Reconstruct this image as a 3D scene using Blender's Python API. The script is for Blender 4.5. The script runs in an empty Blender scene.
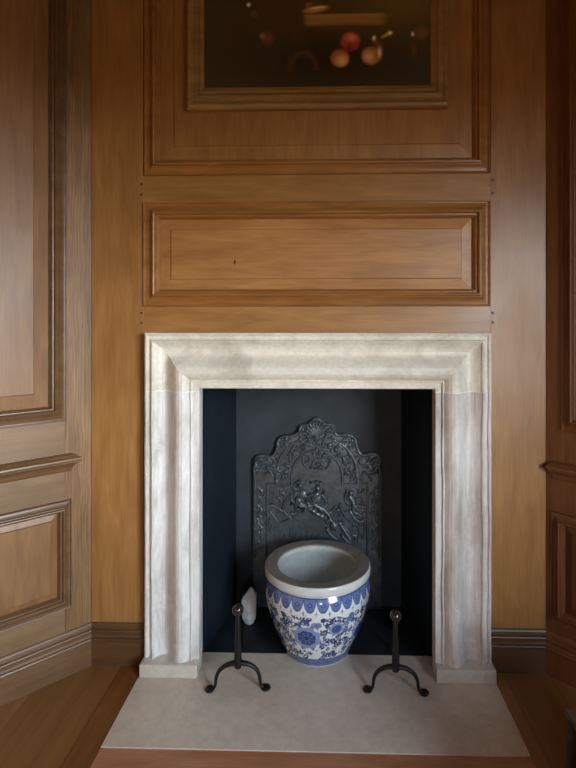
import bpy, bmesh, math, random
import numpy as np
from mathutils import Vector, Matrix
random.seed(4)
C = bpy.context.scene.collection
SC = bpy.context.scene

# ------------------------------------------------------------------ helpers
def lin(c):
    return tuple(((v/255)/12.92 if v/255 <= .04045 else ((v/255+.055)/1.055)**2.4) for v in c)

def link(name, me, mat=None, parent=None, smooth=False, loc=None):
    o = bpy.data.objects.new(name, me)
    C.objects.link(o)
    if mat is not None:
        me.materials.append(mat)
    if smooth:
        for p in me.polygons: p.use_smooth = True
    if parent is not None: o.parent = parent
    if loc is not None: o.location = loc
    return o

def mesh(verts, faces):
    me = bpy.data.meshes.new('m')
    me.from_pydata([tuple(v) for v in verts], [], faces)
    me.update()
    return me

def fix_normals(me):
    bm = bmesh.new(); bm.from_mesh(me)
    bmesh.ops.recalc_face_normals(bm, faces=bm.faces)
    bm.to_mesh(me); bm.free()

def boxes(bs, bevel=0.0, seg=2):
    bm = bmesh.new()
    for (x0, x1, y0, y1, z0, z1) in bs:
        r = bmesh.ops.create_cube(bm, size=1.0, matrix=Matrix.Translation(((x0+x1)/2, (y0+y1)/2, (z0+z1)/2)) @ Matrix.Diagonal((x1-x0, y1-y0, z1-z0, 1)))
    if bevel > 0:
        bmesh.ops.bevel(bm, geom=list(bm.edges), offset=bevel, segments=seg, profile=.5, affect='EDGES')
    me = bpy.data.meshes.new('m'); bm.to_mesh(me); bm.free()
    return me

def empty(name, loc=(0, 0, 0), rz=0.0, parent=None):
    o = bpy.data.objects.new(name, None)
    C.objects.link(o); o.location = loc; o.rotation_euler = (0, 0, rz)
    if parent: o.parent = parent
    return o

def tag(o, label=None, cat=None, group=None, kind=None):
    if label: o['label'] = label
    if cat: o['category'] = cat
    if group: o['group'] = group
    if kind: o['kind'] = kind
    return o

def rect_loops(x0, x1, z0, z1, loops, cap=False, zf=1.0):
    """nested rectangles (inset, depth towards the room = -y)"""
    v, f = [], []
    for (u, d) in loops:
        v += [(x0+u, -d, z0+u*zf), (x1-u, -d, z0+u*zf), (x1-u, -d, z1-u), (x0+u, -d, z1-u)]
    n = len(loops)
    for i in range(n-1):
        a, b = i*4, i*4+4
        for k in range(4):
            k2 = (k+1) % 4
            f.append((a+k, a+k2, b+k2, b+k))
    if cap: f.append((4*n-4, 4*n-3, 4*n-2, 4*n-1))
    me = mesh(v, f)
    return me

def extrude_x(profile, x0, x1, m0=0.0, m1=0.0):
    """profile [(z, d)] swept along x; ends shifted by m*d (mitre)"""
    v, f = [], []
    for (z, d) in profile:
        v += [(x0+m0*d, -d, z), (x1+m1*d, -d, z)]
    for i in range(len(profile)-1):
        a = 2*i
        f.append((a, a+1, a+3, a+2))
    n = len(profile)
    f.append(tuple(range(0, 2*n, 2)))
    f.append(tuple(range(2*n-1, 0, -2)))
    f.append((0, 1, 2*n-1, 2*n-2)) if n > 2 else None
    me = mesh(v, f); fix_normals(me)
    return me

def lathe(profile, n=96, closed_bottom=True):
    v, f = [], []
    for (r, z) in profile:
        for k in range(n):
            a = 2*math.pi*k/n
            v.append((r*math.sin(a), -r*math.cos(a), z))
    for i in range(len(profile)-1):
        for k in range(n):
            k2 = (k+1) % n
            f.append((i*n+k, i*n+k2, (i+1)*n+k2, (i+1)*n+k))
    return v, f

def smooth_curve(pts, sub=6):
    """Catmull-Rom through points"""
    out = []
    P = [pts[0]] + list(pts) + [pts[-1]]
    for i in range(1, len(P)-2):
        p0, p1, p2, p3 = [np.array(q, float) for q in P[i-1:i+3]]
        for j in range(sub):
            t = j/sub
            out.append(tuple(.5*((2*p1)+(-p0+p2)*t+(2*p0-5*p1+4*p2-p3)*t*t+(-p0+3*p1-3*p2+p3)*t**3)))
    out.append(tuple(pts[-1]))
    return out

# ------------------------------------------------------------------ materials
def new_mat(name):
    m = bpy.data.materials.new(name); m.use_nodes = True
    nt = m.node_tree
    b = nt.nodes['Principled BSDF']
    return m, nt, b

def N(nt, t, **kw):
    n = nt.nodes.new(t)
    for k, v in kw.items():
        if k in n.inputs: n.inputs[k].default_value = v
        else: setattr(n, k, v)
    return n

def ramp(nt, stops):
    r = nt.nodes.new('ShaderNodeValToRGB')
    e = r.color_ramp.elements
    while len(e) < len(stops): e.new(.5)
    for i, (p, c) in enumerate(stops):
        e[i].position = p; e[i].color = (*c, 1) if len(c) == 3 else c
    return r

def mixc(nt, a, b, fac, mode='MIX'):
    m = nt.nodes.new('ShaderNodeMix'); m.data_type = 'RGBA'; m.blend_type = mode
    for s, v in ((0, fac), (6, a), (7, b)):
        if isinstance(v, (int, float)): m.inputs[s].default_value = v
        elif isinstance(v, tuple): m.inputs[s].default_value = (*v, 1)
        else: nt.links.new(v, m.inputs[s])
    return m.outputs[2]

def wood(name, dark, light, axis='z', rough=.36, fleck=.0, big=.5, spec=.5, seed=0., bump=.12):
    m, nt, b = new_mat(name)
    tc = N(nt, 'ShaderNodeTexCoord')
    def mapped(s, loc=(0, 0, 0)):
        mp = nt.nodes.new('ShaderNodeMapping')
        mp.inputs['Scale'].default_value = s; mp.inputs['Location'].default_value = (loc[0]+seed, loc[1]+seed*2, loc[2]+seed*3)
        nt.links.new(tc.outputs['Object'], mp.inputs[0]); return mp.outputs[0]
    st = {'z': (1, 1, .05), 'x': (.05, 1, 1), 'y': (1, .05, 1)}[axis]
    fine = N(nt, 'ShaderNodeTexNoise', Scale=1.0, Detail=5.0, Roughness=.6)
    nt.links.new(mapped(tuple(s*150 for s in st)), fine.inputs['Vector'])
    mid = N(nt, 'ShaderNodeTexNoise', Scale=1.0, Detail=4.0, Roughness=.55, Distortion=.6)
    st2 = {'z': (1, 1, .16), 'x': (.16, 1, 1), 'y': (1, .16, 1)}[axis]
    nt.links.new(mapped(tuple(s*22 for s in st2), (3, 1, 2)), mid.inputs['Vector'])
    bigN = N(nt, 'ShaderNodeTexNoise', Scale=2.2, Detail=3.0, Roughness=.6)
    nt.links.new(mapped((1, 1, 1), (5, 2, 8)), bigN.inputs['Vector'])
    r1 = ramp(nt, [(.3, lin(dark)), (.7, lin(light))])
    nt.links.new(mid.outputs['Fac'], r1.inputs[0])
    r2 = ramp(nt, [(.35, (.80, .78, .74)), (.65, (1.08, 1.07, 1.05))])
    nt.links.new(fine.outputs['Fac'], r2.inputs[0])
    c = mixc(nt, r1.outputs[0], r2.outputs[0], .55, 'MULTIPLY')
    r3 = ramp(nt, [(.3, (.72, .68, .62)), (.68, (1.12, 1.1, 1.08))])
    nt.links.new(bigN.outputs['Fac'], r3.inputs[0])
    c = mixc(nt, c, r3.outputs[0], big, 'MULTIPLY')
    if fleck > 0:
        wv = N(nt, 'ShaderNodeTexWave', Scale=1.0, Distortion=9.0, Detail=2.5)
        wv.inputs['Detail Scale'].default_value = 1.3
        s3 = {'z': (24, 24, 4), 'x': (5, 16, 16), 'y': (16, 5, 16)}[axis]
        nt.links.new(mapped(s3, (1, 7, 4)), wv.inputs['Vector'])
        r4 = ramp(nt, [(.15, (.66, .62, .58)), (.6, (1.12, 1.1, 1.1))])
        nt.links.new(wv.outputs['Fac'], r4.inputs[0])
        c = mixc(nt, c, r4.outputs[0], fleck, 'MULTIPLY')
    nt.links.new(c, b.inputs['Base Color'])
    rr = ramp(nt, [(.3, (rough-.05,)*3), (.7, (rough+.08,)*3)])
    nt.links.new(bigN.outputs['Fac'], rr.inputs[0]); nt.links.new(rr.outputs[0], b.inputs['Roughness'])
    b.inputs['Specular IOR Level'].default_value = spec
    bp = N(nt, 'ShaderNodeBump', Strength=bump, Distance=.002)
    nt.links.new(fine.outputs['Fac'], bp.inputs['Height']); nt.links.new(bp.outputs[0], b.inputs['Normal'])
    return m

def stone(name, base, stain, amount=.5, streak=False, rough=.45, scale=6., seed=0., vein=.25, white=(226, 226, 222)):
    m, nt, b = new_mat(name)
    tc = N(nt, 'ShaderNodeTexCoord')
    mp = nt.nodes.new('ShaderNodeMapping')
    mp.inputs['Scale'].default_value = (1, 1, .26) if streak else (1, 1, 1)
    mp.inputs['Location'].default_value = (seed, seed*2, seed)
    nt.links.new(tc.outputs['Object'], mp.inputs[0])
    n1 = N(nt, 'ShaderNodeTexNoise', Scale=scale*(1.6 if streak else 1), Detail=6.0, Roughness=.65, Distortion=.4)
    nt.links.new(mp.outputs[0], n1.inputs['Vector'])
    r1 = ramp(nt, [(.42, (0, 0, 0)), (.68, (1, 1, 1))])
    nt.links.new(n1.outputs['Fac'], r1.inputs[0])
    mm = N(nt, 'ShaderNodeMath', operation='MULTIPLY'); mm.inputs[1].default_value = amount
    nt.links.new(r1.outputs[0], mm.inputs[0])
    c = mixc(nt, lin(base), lin(stain), mm.outputs[0])
    n2 = N(nt, 'ShaderNodeTexNoise', Scale=scale*9, Detail=5.0, Roughness=.7)
    nt.links.new(mp.outputs[0], n2.inputs['Vector'])
    r2 = ramp(nt, [(.35, (.86, .85, .84)), (.6, (1.03, 1.03, 1.03))])
    nt.links.new(n2.outputs['Fac'], r2.inputs[0])
    c = mixc(nt, c, r2.outputs[0], .7, 'MULTIPLY')
    n3 = N(nt, 'ShaderNodeTexNoise', Scale=scale*2.2, Detail=6.0, Roughness=.7, Distortion=1.2)
    nt.links.new(tc.outputs['Object'], n3.inputs['Vector'])
    r3 = ramp(nt, [(.55, (0, 0, 0)), (.7, (1, 1, 1))])
    nt.links.new(n3.outputs['Fac'], r3.inputs[0])
    m3 = N(nt, 'ShaderNodeMath', operation='MULTIPLY'); m3.inputs[1].default_value = vein
    nt.links.new(r3.outputs[0], m3.inputs[0])
    c = mixc(nt, c, lin(white), m3.outputs[0])
    nt.links.new(c, b.inputs['Base Color'])
    b.inputs['Roughness'].default_value = rough
    bp = N(nt, 'ShaderNodeBump', Strength=.25, Distance=.002)
    nt.links.new(n2.outputs['Fac'], bp.inputs['Height']); nt.links.new(bp.outputs[0], b.inputs['Normal'])
    return m

def plain(name, col, rough=.5, metal=0., spec=.5, var=.3, scale=12., bump=.2, coat=0.):
    m, nt, b = new_mat(name)
    tc = N(nt, 'ShaderNodeTexCoord')
    n1 = N(nt, 'ShaderNodeTexNoise', Scale=scale, Detail=6.0, Roughness=.6)
    nt.links.new(tc.outputs['Object'], n1.inputs['Vector'])
    lo = tuple(v*(1-var) for v in lin(col)); hi = tuple(min(1, v*(1+var)) for v in lin(col))
    r = ramp(nt, [(.32, lo), (.68, hi)])
    nt.links.new(n1.outputs['Fac'], r.inputs[0]); nt.links.new(r.outputs[0], b.inputs['Base Color'])
    b.inputs['Roughness'].default_value = rough; b.inputs['Metallic'].default_value = metal
    b.inputs['Specular IOR Level'].default_value = spec
    b.inputs['Coat Weight'].default_value = coat; b.inputs['Coat Roughness'].default_value = .12
    bp = N(nt, 'ShaderNodeBump', Strength=bump, Distance=.002)
    n2 = N(nt, 'ShaderNodeTexNoise', Scale=scale*8, Detail=4.0)
    nt.links.new(tc.outputs['Object'], n2.inputs['Vector'])
    nt.links.new(n2.outputs['Fac'], bp.inputs['Height']); nt.links.new(bp.outputs[0], b.inputs['Normal'])
    return m

def attr_mat(name, rough=.3, coat=0., spec=.5, bump=0.):
    m, nt, b = new_mat(name)
    a = nt.nodes.new('ShaderNodeAttribute'); a.attribute_name = 'glaze'
    nt.links.new(a.outputs['Color'], b.inputs['Base Color'])
    b.inputs['Roughness'].default_value = rough
    b.inputs['Specular IOR Level'].default_value = spec
    b.inputs['Coat Weight'].default_value = coat; b.inputs['Coat Roughness'].default_value = .1
    if bump:
        tc = N(nt, 'ShaderNodeTexCoord')
        n2 = N(nt, 'ShaderNodeTexNoise', Scale=300., Detail=3.0)
        nt.links.new(tc.outputs['Object'], n2.inputs['Vector'])
        bp = N(nt, 'ShaderNodeBump', Strength=bump, Distance=.001)
        nt.links.new(n2.outputs['Fac'], bp.inputs['Height']); nt.links.new(bp.outputs[0], b.inputs['Normal'])
    return m

OAK_D, OAK_L = (152, 108, 60), (176, 130, 78)
M = {
 'oak_v': wood('oak_upright', OAK_D, OAK_L, 'z', fleck=.0),
 'oak_h': wood('oak_level', OAK_D, OAK_L, 'x', fleck=.0, seed=3.1),
 'oak_panel': wood('oak_panel', (166, 116, 68), (190, 140, 86), 'x', big=.5, seed=7.3),
 'oak_mould': wood('oak_moulding', (146, 98, 48), (172, 120, 66), 'x', rough=.33, seed=1.7),
 'oak_base': wood('oak_skirting', (90, 64, 42), (106, 76, 50), 'x', rough=.4, seed=5.2),
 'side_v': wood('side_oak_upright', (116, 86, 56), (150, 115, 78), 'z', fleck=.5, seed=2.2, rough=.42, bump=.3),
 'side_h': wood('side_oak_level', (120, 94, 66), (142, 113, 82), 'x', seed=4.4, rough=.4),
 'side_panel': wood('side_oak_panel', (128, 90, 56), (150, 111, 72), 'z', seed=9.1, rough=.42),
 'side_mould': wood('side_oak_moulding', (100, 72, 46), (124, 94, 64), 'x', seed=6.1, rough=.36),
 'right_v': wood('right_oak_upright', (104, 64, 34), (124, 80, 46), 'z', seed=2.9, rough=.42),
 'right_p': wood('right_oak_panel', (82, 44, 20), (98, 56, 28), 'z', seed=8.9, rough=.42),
 'floor': None,
 'border': wood('floor_border_board', (116, 72, 34), (138, 90, 46), 'y', seed=1.1, rough=.4),
 'border_x': wood('floor_border_board_front', (166, 112, 78), (190, 134, 98), 'x', seed=1.9, rough=.4),
 'gilt': wood('gilt_frame', (142, 110, 66), (174, 140, 90), 'x', rough=.42, seed=4.0, big=.4),
 'lintel': stone('lintel_stone', (236, 231, 220), (180, 170, 154), .6, seed=1., vein=.25, white=(240,238,232)),
 'jamb_l': stone('left_jamb_stone', (230, 229, 226), (160, 152, 140), .75, True, seed=2., vein=.5, white=(244,244,242)),
 'jamb_r': stone('right_jamb_stone', (222, 218, 215), (164, 150, 138), .75, True, seed=5., vein=.35, white=(240,240,240)),
 'plinth': stone('plinth_stone', (208, 202, 190), (176, 166, 150), .5, seed=3., vein=.15),
 'hearth': stone('hearth_stone', (220, 207, 190), (202, 188, 170), .7, seed=4., vein=.0, rough=.5, scale=3.),
 'mortar': plain('white_mortar', (232, 230, 224), .7),
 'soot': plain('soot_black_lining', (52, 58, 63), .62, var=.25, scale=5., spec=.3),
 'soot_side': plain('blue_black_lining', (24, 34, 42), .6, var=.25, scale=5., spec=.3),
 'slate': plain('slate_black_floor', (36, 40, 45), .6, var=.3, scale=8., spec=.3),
 'iron': plain('cast_iron', (100, 107, 112), .30, metal=.6, var=.3, scale=25., bump=.4),
 'wrought': plain('wrought_iron', (44, 42, 40), .42, metal=.6, var=.2, scale=30.),
 'ball': plain('polished_iron_knob', (84, 78, 72), .2, metal=.8, var=.2, scale=20., bump=.05),
 'crystal': plain('pale_grey_stone', (242, 246, 252), .3, var=.2, scale=22., bump=.5, coat=.3),
 'rimstone': stone('unglazed_rim', (146, 139, 131), (116, 109, 102), .8, seed=6., vein=.1, rough=.5, scale=20.),
 'rimglaze': plain('pale_grey_glaze', (214, 218, 216), .25, var=.08, coat=.5, bump=.0),
 'inside': stone('inside_glaze', (214, 222, 222), (176, 166, 140), .6, seed=8., vein=.0, rough=.3, scale=7.),
 'chest': wood('dark_chest_wood', (74, 52, 46), (92, 66, 58), 'z', rough=.4, seed=3.3),
 'chest_d': wood('dark_chest_post', (34, 20, 12), (48, 30, 18), 'z', rough=.5, seed=3.9),
 'plaster': plain('plaster_warm', (96, 74, 50), .8, var=.05),
 'dark': plain('peg_wood', (84, 52, 28), .6),
 'glaze': attr_mat('blue_white_glaze', .16, .6),
 'canvas': attr_mat('oil_paint', .38, .15, bump=.15),
}

def floor_mat():
    m, nt, b = new_mat('floor_boards')
    tc = N(nt, 'ShaderNodeTexCoord')
    mp = nt.nodes.new('ShaderNodeMapping'); mp.inputs['Rotation'].default_value = (0, 0, math.pi/2)
    mp.inputs['Location'].default_value = (.3, .025, 0)
    nt.links.new(tc.outputs['Object'], mp.inputs[0])
    br = nt.nodes.new('ShaderNodeTexBrick')
    br.inputs['Color1'].default_value = (*lin((158, 112, 62)), 1); br.inputs['Color2'].default_value = (*lin((138, 96, 50)), 1)
    br.inputs['Mortar'].default_value = (*lin((84, 52, 28)), 1)
    br.inputs['Scale'].default_value = 1.; br.inputs['Mortar Size'].default_value = .0012
    br.inputs['Brick Width'].default_value = 1.9; br.inputs['Row Height'].default_value = .19; br.inputs['Mortar Smooth'].default_value = .5
    nt.links.new(mp.outputs[0], br.inputs['Vector'])
    mp2 = nt.nodes.new('ShaderNodeMapping'); mp2.inputs['Scale'].default_value = (22, 2.2, 22)
    nt.links.new(tc.outputs['Object'], mp2.inputs[0])
    n1 = N(nt, 'ShaderNodeTexNoise', Scale=1., Detail=6., Roughness=.6, Distortion=.5)
    nt.links.new(mp2.outputs[0], n1.inputs['Vector'])
    r = ramp(nt, [(.3, (.7, .68, .66)), (.7, (1.15, 1.12, 1.1))]); nt.links.new(n1.outputs['Fac'], r.inputs[0])
    c = mixc(nt, br.outputs['Color'], r.outputs[0], .7, 'MULTIPLY')
    nt.links.new(c, b.inputs['Base Color']); b.inputs['Roughness'].default_value = .42
    return m
M['floor'] = floor_mat()

# ------------------------------------------------------------------ room
XL, XR, ZC = -1.014, .920, 3.1          # corners of the chimney wall, ceiling height
K = math.sqrt(.5)
LW = 1.2                                # length of the canted side walls
XWL, XWR = XL-LW*K, XR+LW*K
YC, YB = -LW*K, -6.2

fl = link('floor', boxes([(XWL-.1, XWR+.1, YB-.1, .012, -.05, 0)]), M['floor']); tag(fl, kind='structure')
ce = link('ceiling', boxes([(XWL-.1, XWR+.1, YB-.1, .3, ZC, ZC+.05)]), M['plaster']); tag(ce, kind='structure')

# front (chimney) wall: backing with the fire opening, stiles, rails, panels
wf = link('wall_front', boxes([(XL-.05, -.575, .012, .06, 0, ZC), (.487, XR+.05, .012, .06, 0, ZC), (-.575, .487, .012, .06, 1.25, ZC)]), M['oak_v'])
tag(wf, 'oak panelled chimney wall', None, kind='structure')
link('stile', boxes([(XL, -.788, 0, .012, .0, ZC)], .0006, 1), M['oak_v'], wf)
link('stile', boxes([(.690, XR, 0, .012, .0, ZC)], .0006, 1), M['oak_v'], wf)
for (z0, z1) in ((1.30, 1.535), (1.980, 2.095), (2.98, ZC)):
    link('rail', boxes([(-.788, .690, 0, .012, z0, z1)], .0006, 1), M['oak_h'], wf)

def scaled(prof, w0, w): return [(u*w/w0, d) for u, d in prof]
MOULD = [(0, 0), (.0005, .008), (.003, .0105), (.007, .0095), (.0085, .005), (.012, .0045), (.022, .006), (.032, .009), (.040, .0145),
         (.0435, .0150), (.0445, .022), (.048, .0265), (.053, .0275), (.057, .0255), (.060, .020), (.061, .013), (.066, .0125), (.070, .009), (.073, .003), (.077, -.002), (.0775, -.012)]
def panel(parent, x0, x1, z0, z1, w, bev, mm, pm, step=.004):
    me = rect_loops(x0, x1, z0, z1, scaled(MOULD, .0775, w)); link('panel_moulding', me, mm, parent)
    me = rect_loops(x0, x1, z0, z1, [(w-.012, -.0115), (w, -.0095), (w+bev-.002, -.0035), (w+bev, step-.003), (w+bev+.002, step-.002)], cap=True)
    link('raised_panel', me, pm, parent)
panel(wf, -.788, .688, 1.533, 1.981, .074, .045, M['oak_mould'], M['oak_panel'])
panel(wf, -.783, .685, 2.094, 3.0, .068, .060, M['oak_mould'], M['oak_v'])
def peg(x, z, par):
    v, f = lathe([(.0001, -.0016), (.0045, -.0012), (.0055, 0), (.0055, .004)], 12)
    me = mesh([(a, c, b) for a, b, c in v], f)
    link('peg', me, M['dark'], par, loc=(x, 0, z))
for (x, z) in ((-.797, 2.060), (-.797, 2.014), (-.797, 1.506), (-.797, 1.463), (.699, 2.066), (.699, 2.011), (.699, 1.505), (.699, 1.465)): peg(x, z, wf)

# a small dark knot in the lower panel
v, f = lathe([(.0001, -.0012), (.004, -.0008), (.006, .0008)], 14)
link('knot', mesh([(a*.8, c, b*1.7) for a, b, c in v], f), M['dark'], wf, loc=(-.394, -.0036, 1.722))

# canted side walls
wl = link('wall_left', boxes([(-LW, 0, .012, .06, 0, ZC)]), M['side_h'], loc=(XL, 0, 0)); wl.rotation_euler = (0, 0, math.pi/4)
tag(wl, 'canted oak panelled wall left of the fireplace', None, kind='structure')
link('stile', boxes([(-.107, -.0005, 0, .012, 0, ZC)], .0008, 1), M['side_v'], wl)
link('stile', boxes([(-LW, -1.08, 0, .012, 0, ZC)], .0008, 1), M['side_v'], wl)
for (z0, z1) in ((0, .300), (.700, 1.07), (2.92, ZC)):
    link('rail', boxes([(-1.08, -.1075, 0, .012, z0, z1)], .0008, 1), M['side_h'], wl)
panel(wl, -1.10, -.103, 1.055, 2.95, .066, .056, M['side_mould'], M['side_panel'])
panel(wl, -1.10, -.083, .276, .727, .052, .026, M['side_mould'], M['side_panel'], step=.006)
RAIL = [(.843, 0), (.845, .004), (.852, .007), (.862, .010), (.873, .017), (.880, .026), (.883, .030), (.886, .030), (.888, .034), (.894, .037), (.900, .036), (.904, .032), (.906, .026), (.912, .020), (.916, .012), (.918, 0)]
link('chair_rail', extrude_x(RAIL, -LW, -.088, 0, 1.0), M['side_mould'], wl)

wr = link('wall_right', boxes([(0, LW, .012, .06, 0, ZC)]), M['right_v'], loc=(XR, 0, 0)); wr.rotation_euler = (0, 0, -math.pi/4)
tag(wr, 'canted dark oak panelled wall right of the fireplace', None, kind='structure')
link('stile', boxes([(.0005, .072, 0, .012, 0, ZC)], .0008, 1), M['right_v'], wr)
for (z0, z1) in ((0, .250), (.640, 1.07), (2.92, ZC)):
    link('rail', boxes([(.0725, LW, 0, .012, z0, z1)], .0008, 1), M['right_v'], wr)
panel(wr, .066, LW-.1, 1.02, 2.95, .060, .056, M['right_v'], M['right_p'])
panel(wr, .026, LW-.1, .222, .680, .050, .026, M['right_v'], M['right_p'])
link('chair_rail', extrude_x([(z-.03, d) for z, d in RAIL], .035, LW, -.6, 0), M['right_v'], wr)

# skirting
BASE = [(0, 0), (0, .020), (.106, .020), (.108, .026), (.113, .028), (.118, .026), (.120, .018), (.128, .016), (.142, .017), (.146, .020), (.150, .018), (.153, .010), (.166, .008), (.172, .005), (.176, 0)]
T = math.tan(math.radians(22.5))
def skirting(name, x0, x1, m0, m1, mat, loc, rz):
    o = link(name, extrude_x(BASE, x0, x1, m0, m1), mat, loc=loc); o.rotation_euler = (0, 0, rz)
    tag(o, kind='structure'); return o
def seg(x0, x1, m0, m1): return extrude_x(BASE, x0, x1, m0, m1)
bf = link('baseboard_front', seg(XL, -.767, T, 0), M['oak_base']); tag(bf, kind='structure')
bf2 = link('baseboard_front_right', seg(.679, XR, 0, -T), M['oak_base']); bf2.name = 'baseboard_front.001'; tag(bf2, kind='structure')
skirting('baseboard_left', -LW, 0, 0, -T, M['side_mould'], (XL, 0, 0), math.pi/4)
skirting('baseboard_right', 0, LW, T, 0, M['right_v'], (XR, 0, 0), -math.pi/4)

# rest of the room (around and behind the camera)
W1 = (-4.3, -2.05, .75, 2.35)           # the tall window in the right-hand wall: y0, y1, z0, z1
ws = link('wall_right_far', boxes([(XWR, XWR+.25, YB, W1[0], 0, ZC), (XWR, XWR+.25, W1[1], YC, 0, ZC), (XWR, XWR+.25, W1[0], W1[1], 0, W1[2]), (XWR, XWR+.25, W1[0], W1[1], W1[3], ZC)]), M['oak_v'])
tag(ws, kind='structure')
w2 = link('wall_left_far', boxes([(XWL-.1, XWL, YB, YC, 0, ZC)]), M['oak_v']); tag(w2, kind='structure')
W2 = (.62, 1.08, .8, 1.75)              # unseen second window, added behind the camera for frontal fill light: x0, x1, z0, z1
w3 = link('wall_back', boxes([(XWL-.1, W2[0], YB-.1, YB, 0, ZC), (W2[1], XWR+.25, YB-.1, YB, 0, ZC), (W2[0], W2[1], YB-.1, YB, 0, W2[2]), (W2[0], W2[1], YB-.1, YB, W2[3], ZC)]), M['oak_v']); tag(w3, kind='structure')
fr2 = [(W2[0], W2[0]+.06, YB-.08, YB-.03, W2[2], W2[3]), (W2[1]-.06, W2[1], YB-.08, YB-.03, W2[2], W2[3]), (W2[0], W2[1], YB-.08, YB-.03, W2[2], W2[2]+.06), (W2[0], W2[1], YB-.08, YB-.03, W2[3]-.06, W2[3]), (.83, .87, YB-.08, YB-.03, W2[2], W2[3])]
wi2 = link('fill_window_2', boxes(fr2), M['plaster']); tag(wi2, kind='structure')
wy = (W1[0]+W1[1])/2
fr = [(XWR+.16, XWR+.21, W1[0], W1[0]+.06, W1[2], W1[3]), (XWR+.16, XWR+.21, W1[1]-.06, W1[1], W1[2], W1[3]),
      (XWR+.16, XWR+.21, W1[0], W1[1], W1[2], W1[2]+.06), (XWR+.16, XWR+.21, W1[0], W1[1], W1[3]-.06, W1[3]), (XWR+.16, XWR+.21, wy-.03, wy+.03, W1[2], W1[3])]
wi = link('window_1', boxes(fr), M['plaster']); tag(wi, kind='structure')

# ------------------------------------------------------------------ floor borders
def trim(name, b, mat):
    o = link(name, boxes([b], .0008, 1), mat); tag(o, kind='structure'); return o
trim('trim_1', (-.872, -.7765, -.560, -.022, 0, .0025), M['border'])
trim('trim_2', (-.776, .684, -.560, -.4365, 0, .0025), M['border_x'])

# ------------------------------------------------------------------ hearth and firebox
he = link('hearth_slab', boxes([(-.776, .6835, -.436, -.001, 0, .006)]), M['hearth'])
me2 = boxes([(-.5745, .4865, -.001, .072, -.0, .006)], 0); link('inner_slab', me2, M['hearth'], he)
tag(he, 'pale grey stone hearth slab laid flat in front of the fireplace', 'hearth')

fb = empty('firebox', (0, .07, 0)); tag(fb, 'black painted firebox lining inside the stone surround', 'firebox')
Yb = .46-.07
def quad_slab(pts, th, z0, z1):
    (xa, ya), (xb, yb) = pts
    dx, dy = xb-xa, yb-ya; l = math.hypot(dx, dy); nx, ny = -dy/l*th, dx/l*th
    v = [(xa, ya, z0), (xb, yb, z0), (xb+nx, yb+ny, z0), (xa+nx, ya+ny, z0)]
    v += [(a, b, z1) for a, b, _ in v]
    me = mesh(v, [(0, 1, 2, 3), (7, 6, 5, 4), (0, 4, 5, 1), (1, 5, 6, 2), (2, 6, 7, 3), (3, 7, 4, 0)]); fix_normals(me); return me
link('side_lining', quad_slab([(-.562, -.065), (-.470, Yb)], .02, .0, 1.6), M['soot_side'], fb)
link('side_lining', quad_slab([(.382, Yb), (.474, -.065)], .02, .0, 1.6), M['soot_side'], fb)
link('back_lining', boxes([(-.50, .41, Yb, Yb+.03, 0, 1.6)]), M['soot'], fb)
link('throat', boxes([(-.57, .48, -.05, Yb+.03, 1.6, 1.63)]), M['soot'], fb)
link('throat', boxes([(-.56, .47, -.058, -.012, 1.26, 1.6)]), M['soot'], fb)
v = [(-.549, .0025), (-.4705, Yb-.0005), (.3825, Yb-.0005), (.461, .0025)]
vv = [(a, b, -.03) for a, b in v]+[(a, b, .006) for a, b in v]
me = mesh(vv, [(0, 1, 2, 3), (7, 6, 5, 4), (0, 4, 5, 1), (1, 5, 6, 2), (2, 6, 7, 3), (3, 7, 4, 0)]); fix_normals(me)
link('firebox_floor', me, M['slate'], fb)

# ------------------------------------------------------------------ stone surround
SX0, SX1, SZ = -.766, .678, 1.421
CORE = [(0, 0), (0, .048), (.006, .052), (.011, .051), (.013, .044), (.017, .043), (.028, .046), (.030, .055), (.034, .060), (.039, .058), (.041, .050), (.046, .045),
        (.056, .036), (.068, .0285), (.080, .025), (.090, .026), (.099, .032), (.108, .043), (.118, .057), (.130, .071), (.143, .081), (.156, .085), (.169, .083), (.181, .076), (.191, .066),
        (.195, .060), (.197, .058), (.1975, .066), (.201, .0675), (.204, .066), (.205, .058), (.228, .056), (.2315, .053), (.232, .048), (.232, -.004)]
core = smooth_curve(CORE, 1)
U = .232
ZJ = 1.176; ZP = .060
su = empty('fireplace_surround', (0, 0, 0)); tag(su, 'pale veined stone bolection surround framing the black fire opening', 'fireplace surround')
def dense(prof):
    out = [prof[0]]
    for a, b in zip(prof, prof[1:]):
        n = max(1, int(max(abs(a[0]-b[0]), abs(a[1]-b[1]))/.006))
        for j in range(1, n+1): out.append((a[0]+(b[0]-a[0])*j/n, a[1]+(b[1]-a[1])*j/n))
    return out
P = dense(core)
def lintel():
    v, f = [], []
    for (u, d) in P:
        zt = SZ-u
        v += [(SX0+u, -d, ZJ+.001), (SX0+u, -d, zt), (SX1-u, -d, zt), (SX1-u, -d, ZJ+.001)]
    for i in range(len(P)-1):
        for k in range(3):
            a = i*4+k; f.append((a, a+1, a+5, a+4))
    return mesh(v, f)
rng = np.random.RandomState(3)
def jamb(left):
    v, f = [], []
    zs = np.linspace(ZP-.004, ZJ-.001, 60)
    for (u, d) in P:
        for z in zs:
            # chipped bottom and hand-cut waviness
            w = .0012*math.sin(z*9+u*30+(0 if left else 2))+.0008*math.sin(z*23+u*11)
            x = SX0+u if left else SX1-u
            v.append((x+w*(1 if .01 < u < .22 else 0), -d-(w*1.2 if d > .03 else 0), z))
    n = len(zs)
    for i in range(len(P)-1):
        for k in range(n-1):
            a = i*n+k; f.append((a, a+1, a+n+1, a+n) if left else (a, a+n, a+n+1, a+1))
    return mesh(v, f)
link('lintel', lintel(), M['lintel'], su)
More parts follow.
